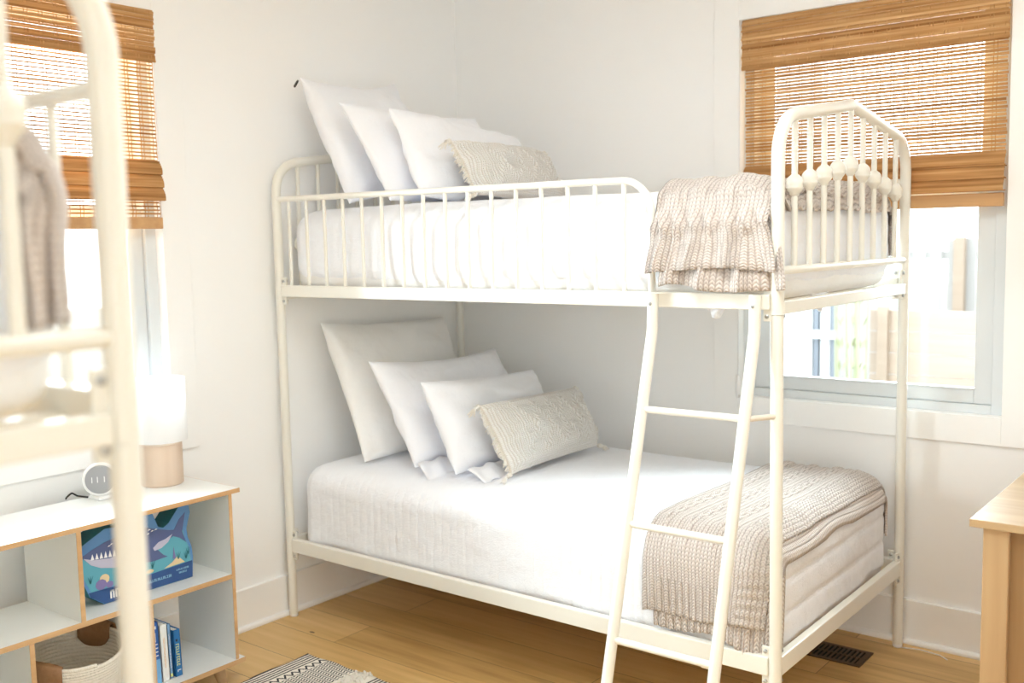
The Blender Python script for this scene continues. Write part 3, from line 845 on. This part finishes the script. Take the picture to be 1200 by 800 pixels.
# smart clock: round fabric face in a white ring on a little stand
ck = empty('alarm_clock', (.115, -1.925, ZT), 'round white alarm clock with grey face on the bookshelf', 'clock')
cc = Vector((.135, -1.9, ZT+.062)); ax = Vector((.86, -.5, .06)).normalized()
MB().lathe([(.030, -.022), (.046, -.018), (.052, -.006), (.052, .010), (.049, .014), (.045, .0145), (.045, .012)], cc, ax, 48, caps=False).lathe([(.0451, .0115), (.0451, .012)], cc, ax, 40).build('casing', MT['plastic'], ck, smooth=True, auto=.6)
face = MB().lathe([(.0445, .0125), (.0445, .0145)], cc, ax, 40).build('clock_face', MT['greyface'], ck, smooth=True, auto=.6)
sd = Vector((-ax.y, ax.x, 0)).normalized(); up = ax.cross(sd)*-1
if up.z < 0: up = -up
b = MB()
for q in (-.024, -.008, .012):
    p = cc+ax*.0150+sd*q; b.prism([(-.0012, -.009), (.0012, -.009), (.0012, .009), (-.0012, .009)], p, sd, up, ax*.0006)
b.build('clock_digits', MT['white'], face)
MB().box((.105, -1.925, ZT), (.165, -1.870, ZT+.012)).build('stand', MT['plastic'], ck, bevel=.004)
tag(MB().tube(fillet([(.10, -1.925, ZT+.004), (.065, -1.94, ZT+.006), (.05, -1.950, ZT+.016), (.045, -1.965, ZT+.004), (.06, -1.975, ZT+.004)], .006, 4), .003, 6).build('power_cord', MT['black'], smooth=True), 'short black power cord lying behind the alarm clock', 'cord')

# ------------------------------------------------------------ SHARK PUZZLE BOX
xb = .300
box_ = empty('puzzle_box', (.27, -1.88, .372), 'shark-shaped blue puzzle box on the middle shelf of the bookshelf', 'puzzle box')
out = [(-2.005, .373), (-2.048, .405), (-2.078, .480), (-2.085, .545), (-2.062, .566), (-1.990, .600), (-1.955, .597), (-1.93, .63), (-1.895, .632), (-1.862, .630), (-1.834, .622), (-1.822, .590), (-1.812, .563),
       (-1.795, .557), (-1.775, .567), (-1.755, .590), (-1.737, .610), (-1.717, .618), (-1.700, .608), (-1.696, .585), (-1.704, .560), (-1.712, .535), (-1.708, .505), (-1.697, .475), (-1.693, .440), (-1.696, .400), (-1.698, .373)]
EY, EZ = (0, 1, 0), (0, 0, 1)
def flatp(b, poly, x, dx, mi=0): b.prism(poly, (x, 0, 0), EY, EZ, (dx, 0, 0), mi)
out = [(a, min(c, .630)) for a, c in out]
b = MB(); flatp(b, out, xb-.075, .075); b.build('box_body', MT['teal'], box_)
def inset(poly, k):
    cx = sum(p[0] for p in poly)/len(poly); cy = sum(p[1] for p in poly)/len(poly)
    return [(cx+(a-cx)*k, cy+(c-cy)*k) for a, c in poly]
b = MB(); flatp(b, inset(out, .997), xb, .0012); lid = b.build('box_front', MT['seab'], box_)
sea = [(-2.044, .420), (-2.070, .480), (-2.074, .535), (-2.0, .50), (-1.9, .49), (-1.8, .50), (-1.735, .56), (-1.725, .53), (-1.718, .50), (-1.708, .475), (-1.702, .425)]
b = MB(); flatp(b, sea, xb+.0012, .0006); b.build('sea_print', MT['sea'], lid)
navy = [(-2.003, .375), (-2.046, .405), (-2.052, .420), (-1.95, .418), (-1.8, .424), (-1.698, .428), (-1.700, .375)]
b = MB(); flatp(b, navy, xb+.0018, .0006); b.build('title_band', MT['navy'], lid)
shark = [(-2.070, .532), (-2.03, .548), (-1.99, .560), (-1.95, .568), (-1.90, .572), (-1.885, .625), (-1.868, .628), (-1.862, .575), (-1.83, .563), (-1.80, .553), (-1.775, .545), (-1.758, .542), (-1.738, .572), (-1.715, .590), (-1.722, .560), (-1.729, .530), (-1.716, .492), (-1.740, .512), (-1.762, .522), (-1.79, .512), (-1.82, .494), (-1.80, .472), (-1.785, .463), (-1.84, .460), (-1.90, .470), (-1.95, .475), (-2.0, .485), (-2.04, .505)]
b = MB(); flatp(b, shark, xb+.0018, .0008); b.build('shark_print', MT['shark'], lid)
belly = [(-2.062, .527), (-2.03, .515), (-1.98, .512), (-1.93, .516), (-1.89, .505), (-1.85, .500), (-1.81, .520), (-1.765, .532), (-1.79, .508), (-1.815, .495), (-1.84, .486), (-1.89, .474), (-1.95, .472), (-2.0, .480), (-2.04, .500)]
b = MB(); flatp(b, [(-2.062, .527), (-2.03, .515), (-1.98, .508), (-1.935, .512), (-1.915, .49), (-1.93, .473), (-1.97, .476), (-2.01, .486), (-2.04, .502)], xb+.0026, .0005)
b.build('belly_print', MT['belly'], lid); b = MB(); flatp(b, [(-1.835, .502), (-1.815, .516), (-1.79, .520), (-1.765, .530), (-1.782, .508), (-1.806, .495), (-1.83, .492)], xb+.0026, .0005); b.build('belly_print', MT['belly'], lid)
b = MB()
for k in range(9):
    y = -2.04+k*.014; flatp(b, [(y, .517-(.0012*k)), (y+.006, .534-(.0004*k)), (y+.011, .516-(.0012*k))], xb+.0031, .0005)
for y, z in ((-1.98, .545), (-1.972, .549), (-1.845, .562), (-1.835, .556), (-1.822, .558), (-1.85, .55)): flatp(b, [(y-.005, z-.001), (y, z+.003), (y+.006, z+.001), (y, z-.001)], xb+.0031, .0005)
# lettering on the band (tiny strokes; the title starts with a bold character)
def word(b, y, z, h, n, gap, rr, x=None):
    x = xb+.0024 if x is None else x
    for k in range(n):
        wv = h*.55; yy = y+k*(wv+gap); t = h*.2
        kind = rr.randrange(4)
        if kind in (0, 1, 2): flatp(b, [(yy, z), (yy+t, z), (yy+t, z+h), (yy, z+h)], x, .0005)
        if kind in (0, 3): flatp(b, [(yy, z+h-t), (yy+wv, z+h-t), (yy+wv, z+h), (yy, z+h)], x, .0005)
        if kind in (1, 3): flatp(b, [(yy, z), (yy+wv, z), (yy+wv, z+t), (yy, z+t)], x, .0005)
        if kind in (0, 2, 3): flatp(b, [(yy+wv-t, z), (yy+wv, z), (yy+wv, z+h), (yy+wv-t, z+h)], x, .0005)
rr = random.Random(2)
word(b, -1.985, .385, .026, 4, .003, rr)
b.build('white_print', MT['white'], lid)
b = MB(); word(b, -1.757, .408, .0055, 11, .0011, rr); word(b, -1.748, .397, .0055, 7, .0011, rr); word(b, -1.862, .395, .0085, 14, .0016, rr); b.build('lettering', MT['ltb'], lid)
b = MB()
def blob(cy, cz, ry, rz, n=10, x=xb+.0024): flatp(b, [(cy+ry*math.cos(2*PI*k/n), cz+rz*math.sin(2*PI*k/n)) for k in range(n)], x, .0006)
blob(-2.0, .450, .016, .015); b.build('coral_print', MT['sand'], lid); b = MB(); flatp(b, [(-1.80, .427), (-1.77, .440), (-1.75, .455), (-1.735, .440), (-1.725, .430)], xb+.0024, .0006); blob(-1.85, .432, .014, .006)
b.build('coral_print', MT['sand'], lid)
b = MB(); blob(-2.012, .436, .018, .016, x=xb+.003); flatp(b, [(-1.768, .45), (-1.763, .487), (-1.757, .45)], xb+.003, .0006); blob(-1.985, .43, .012, .010, x=xb+.003)
b.build('rock_print', MT['purple'], lid)
b = MB()
for y, z in ((-2.045, .447), (-1.748, .445), (-1.72, .44), (-1.712, .452), (-1.84, .44)):
    for a in (-.35, 0, .35): flatp(b, [(y-.002, z), (y+.002, z), (y+math.sin(a)*.024+.001, z+math.cos(a)*.024)], xb+.003, .0006)
b.build('seaweed_print', MT['teal'], lid)

# ------------------------------------------------------------ BOOKS on the bottom shelf (spines face the room)
def book(y0, y1, ztop, xf, depth, m, label, strips=(), lean=0., cov=None):
    root = empty('book', ((xf-depth/2), (y0+y1)/2, .086), label, 'book', 'picture books standing on the bottom shelf')
    L = lambda y, z: y-lean*(z-.086)
    def slab(b, ya, yb_, za, zb, xa, xc, mi=0):
        vs = [(x, L(y, z), z) for z in (za, zb) for y in (ya, yb_) for x in (xa, xc)]
        b.add(vs, [(0, 2, 3, 1), (4, 5, 7, 6), (0, 1, 5, 4), (2, 6, 7, 3), (0, 4, 6, 2), (1, 3, 7, 5)], mi)
    b = MB(); slab(b, y0, y0+.0018, .087, ztop, xf-depth, xf); slab(b, y1-.0018, y1, .087, ztop, xf-depth, xf); slab(b, y0, y1, .087, ztop, xf-.002, xf)
    cv = b.build('cover', m, root)
    b = MB(); slab(b, y0+.002, y1-.002, .089, ztop-.004, xf-depth+.003, xf-.0025); b.build('pages', MT['page'], root)
    for k, (za, zb, fa, fb, mm, nm) in enumerate(strips):
        b = MB(); w_ = y1-y0
        if nm == 'spine_text':
            rr2 = random.Random(k+int(y0*1000)); z = zb
            cell = (fb-fa)*w_
            while z > za+cell*.4:     # letters run down the spine
                hgt = cell*.55; t = cell*.2
                kd = rr2.randrange(3)
                slab(b, y0+fa*w_, y0+fb*w_, z-t, z, xf, xf+.0006)
                if kd: slab(b, y0+fa*w_, y0+fa*w_+t, z-hgt, z, xf, xf+.0006)
                if kd != 1: slab(b, y0+fb*w_-t, y0+fb*w_, z-hgt, z, xf, xf+.0006)
                z -= hgt+cell*.22
        else: slab(b, y0+fa*w_, y0+fb*w_, za, zb, xf, xf+.0005)
        b.build(nm, mm, cv)
    return root
book(-1.8965, -1.888, .250, .330, .2, MT['bred'], 'thin red book at the left end of the books, pressed to the divider', ((.10, .16, 0, 1, MT['borange'], 'spine_band'),), lean=-.02)
book(-1.882, -1.856, .283, .345, .21, MT['bblue'], 'tall thick blue book with white spine lettering on the bottom shelf', ((.087, .165, 0, 1, MT['bsky'], 'spine_band'), (.172, .215, .2, .8, MT['white'], 'spine_text'), (.222, .25, .35, .6, MT['white'], 'spine_text'), (.262, .272, .25, .7, MT['white'], 'spine_emblem')), lean=.02)
book(-1.852, -1.826, .268, .345, .2, MT['bwhite'], 'thick white book with faint orange spine lettering', ((.13, .225, .4, .6, MT['borange'], 'spine_text'),), lean=.02)
book(-1.823, -1.811, .262, .340, .2, MT['bgrey'], 'thin light blue book between the white book and the yellow-lettered one', ((.092, .102, .2, .8, MT['byellow'], 'spine_emblem'), (.12, .23, .35, .6, MT['white'], 'spine_text')), lean=.02)
book(-1.806, -1.782, .238, .345, .19, MT['bdeep'], 'short blue book with yellow spine lettering, rightmost on the shelf', ((.122, .192, .28, .72, MT['byellow'], 'spine_text'), (.095, .108, .3, .8, MT['white'], 'spine_text'), (.20, .208, .3, .55, MT['black'], 'spine_emblem')), lean=.02)

# ------------------------------------------------------------ ROPE BASKET
bk = empty('storage_basket', (.255, -2.085, .086), 'cream coiled-rope basket with brown leather handles in the lower shelf', 'basket')
cx, cy = .238, -2.085; prof = []
b = MB(); nr = 15; z = .092; NS = 64
pts = []
for k in range(NS*nr+1):
    a = 2*PI*k/NS; t = k/(NS*nr)
    rx = .118+.025*math.sin(t*PI/2); ry = .128+.022*math.sin(t*PI/2)
    hz = .092+t*.170+.026*math.cos(2*a)*0*t-.018*t*math.sin(a)**2*0
    sag_ = -.030*t*t*max(0, math.cos(a))
    pts.append((cx+rx*math.cos(a), cy+ry*math.sin(a), hz+sag_+.012*t*math.cos(2*a+PI)*.0))
b.tube(pts, .0068, 8)
b.lathe([(.10, 0), (.12, .006)], (cx, cy, .087), seg=40)
b.build('basket_body', MT['rope'], bk, smooth=True, auto=.9)
for a0 in (-1.02, 2.12):
    P = []
    for i in range(11):
        row = []
        for j, (dr, dz) in enumerate(((-.014, -.062), (-.013, -.02), (-.009, .012), (.0, .020), (.010, .012), (.014, -.02), (.015, -.062))):
            a = a0-.40+.80*i/10; k_ = 1-.5*abs(2*i/10-1)**3
            ct = math.cos(a); sn = math.sin(a)
            row.append((cx+(.143+dr)*ct, cy+(.150+dr)*sn, .264-.030*max(0, ct)+dz*k_))
        P.append(row)
    b = MB(); b.grid(P, 11, 7); b.build('handle', MT['leather'], bk, smooth=True, solid=.004)

# ------------------------------------------------------------ OAK DESK on the right
dk = empty('desk', (3.05, -.60, 0), 'light oak desk standing at the right edge of the photo', 'desk')
dx0, dx1, dy0, dy1 = 2.482, 3.62, -1.042, -.12
MB().box((dx0, dy0, .731), (dx1, dy1, .750)).build('desktop', MT['oakt'], dk, bevel=.0015)
for x in (dx0+.028, dx1-.028-.058):
    for y in (dy0+.012, dy1-.07): MB().box((x, y, 0), (x+.058, y+.058, .731)).build('leg', MT['oak'], dk, bevel=.003)
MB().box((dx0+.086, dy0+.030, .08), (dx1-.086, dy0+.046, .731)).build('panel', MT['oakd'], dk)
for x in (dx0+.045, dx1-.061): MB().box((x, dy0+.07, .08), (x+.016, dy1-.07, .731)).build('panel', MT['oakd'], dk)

# ------------------------------------------------------------ FLOOR VENT
vt = empty('floor_vent', (1.84, -.24, 0), 'bronze floor register vent beneath the foot of the bunk bed', 'floor vent')
vx0, vx1, vy0, vy1 = 1.66, 1.975, -.318, -.178
b = MB().box((vx0, vy0, .0), (vx1, vy0+.016, .005)).box((vx0, vy1-.016, 0), (vx1, vy1, .005)).box((vx0, vy0+.016, 0), (vx0+.02, vy1-.016, .005)).box((vx1-.02, vy0+.016, 0), (vx1, vy1-.016, .005))
b.build('vent_frame', MT['bronze'], vt, bevel=.001)
MB().box((vx0+.02, vy0+.016, .0), (vx1-.02, vy1-.016, .0008)).build('duct_shade', MT['dark'], vt)  # flat near-black sheet, shade of the vent opening put into its colour
for k in range(17):
    x = vx0+.028+k*.0158
    if x < vx1-.028: MB().box((x, vy0+.016, .0008), (x+.006, vy1-.016, .0042)).build('louvre', MT['bronze'], vt)
MB().box((vx0+.02, (vy0+vy1)/2-.003, .0008), (vx1-.02, (vy0+vy1)/2+.003, .0044)).build('cross_bar', MT['bronze'], vt)

# ------------------------------------------------------------ RUG
rx0, rx1, ry0, ry1 = .405, 1.6, -2.75, -1.325
P = []; UV = []
nx_, ny_ = 120, 60
for i in range(nx_+1):
    row = []; ur = []
    for j in range(ny_+1):
        x = rx0+(rx1-rx0)*i/nx_; y = ry0+(ry1-ry0)*j/ny_
        row.append((x+.004*math.sin(y*30)*(i == 0), y+.004*math.sin(x*38)*(j == ny_), .009+.0008*noise.noise(Vector((x*40, y*40, 0))))); ur.append((x-rx0, ry1-y))
    P.append(row); UV.append(ur)
rg = empty('rug', ((rx0+rx1)/2, (ry0+ry1)/2, 0), 'black and cream woven rug with tufted bands in the foreground', 'rug')
b = MB(); b.grid(P, nx_+1, ny_+1, uv=UV); b.build('rug_weave', MT['rug'], rg, smooth=True, solid=.010)
tf = MB(); rnd = random.Random(9)
for c0 in (.285, .625, .965, 1.305):
    for k in range(520):
        y = ry1+.006-(k/520)*(ry1-ry0); x = rx0+c0+rnd.uniform(-.036, .036)
        e = Vector((rnd.uniform(-1, 1)*.010, rnd.uniform(-1, 1)*.010, .009))
        p = Vector((x, y, .013)); tf.tube([p, p+e, p+e*1.3+Vector((0, 0, -.006))], [.0042, .0036, .0015], 5)
t_ = tf.build('tuft_band', MT['fringe'], rg, smooth=True); t_['kind'] = 'stuff'
tag(MB().tube([(2.02, -.075, .002), (2.09, -.058, .003), (2.16, -.066, .002), (2.19, -.090, .002)], .0018, 6).build('string', MT['white'], smooth=True), 'thin white string lying on the floor beside the baseboard', 'string')

# ------------------------------------------------------------ OUTSIDE, seen through the right window
struct(MB().box((-30, .3, -.62), (30, 40, -.60)).build('ground', mat('pale_ground', (.17, .135, .105), .9, bump=(3, .3), var=(.14, .11, .085))))
fn = empty('garden_fence', (2.2, 3.6, -.6), 'low tan plank fence outside the right window', 'fence')
fm = wood_mat('tan_fence_board', (.22, .155, .11), (.28, .21, .155), 0)
for k in range(10):
    MB().box((.66, 3.6, -.6+k*.15), (3.2, 3.63, -.456+k*.15)).build('fence_board', fm, fn)
for x in (.72, 1.7, 3.1): MB().box((x, 3.56, -.6), (x+.07, 3.6, .92)).build('fence_post', fm, fn)
f2 = empty('picket_fence', (.6, 9, -.6), 'distant pale picket fence behind the low tan fence', 'fence')
pm = mat('weathered_pale_wood', (.29, .27, .255), .8)
for k in range(26):
    MB().box((-2.0+k*.19, 9, -.6), (-1.87+k*.19, 9.03, 1.33+.02*(k % 3))).build('picket', pm, f2)
MB().box((-2.2, 9.03, 1.1), (3, 9.07, 1.2)).build('rail', pm, f2)
for x in (-.2, .55): MB().box((x, 8.9, -.6), (x+.12, 9, 1.36)).build('fence_post', fm, f2)
sd_ = empty('garden_shed', (-.4, 3.6, -.6), 'white shed door with grey strap hinges outside the right window', 'shed')
wm = mat('white_siding', (.34, .34, .345), .6); gm = mat('grey_strap', (.10, .11, .13), .6)
MB().box((-1.2, 3.35, -.6), (.34, 3.5, 2.6)).build('shed_wall', wm, sd_)
for x in (.345, .47): MB().box((x, 3.36, -.6), (x+.035, 3.40, 1.5)).build('hinge_post', gm, sd_)
MB().box((.30, 3.33, .70), (.52, 3.36, .76)).build('latch_bar', wm, sd_)
MB().box((.39, 3.37, -.6), (.46, 3.42, 1.5)).build('corner_post', wm, sd_)
pl = empty('garden_shrub', (.72, 3.3, -.6), 'tall green stalks growing outside beside the white shed', 'shrub')
gr = mat('stalk_green', (.20, .22, .12), .6, var=(.25, .25, .15)); rnd = random.Random(4)
b = MB(); lf = MB()
for k in range(9):
    x = .60+.02*k; y = 3.2+rnd.uniform(-.06, .1)
    tip = Vector((x+rnd.uniform(-.05, .05), y, 1.15+rnd.uniform(-.1, .3)))
    b.tube([(x, y, -.6), ((x+tip.x)/2, y, .2), tip], [.010, .008, .004], 6)
    for q in range(9):
        z = -.1+q*.15; a = rnd.uniform(0, 6.3); p = Vector((x, y, z)); e = Vector((math.cos(a)*.05, math.sin(a)*.05, .09)); s_ = Vector((-math.sin(a), math.cos(a), 0))*.012
        lf.add([p, p+e*.5+s_, p+e, p+e*.5-s_], [(0, 1, 2, 3)])
b.build('stalk', gr, pl, smooth=True); lf.build('foliage', gr, pl)
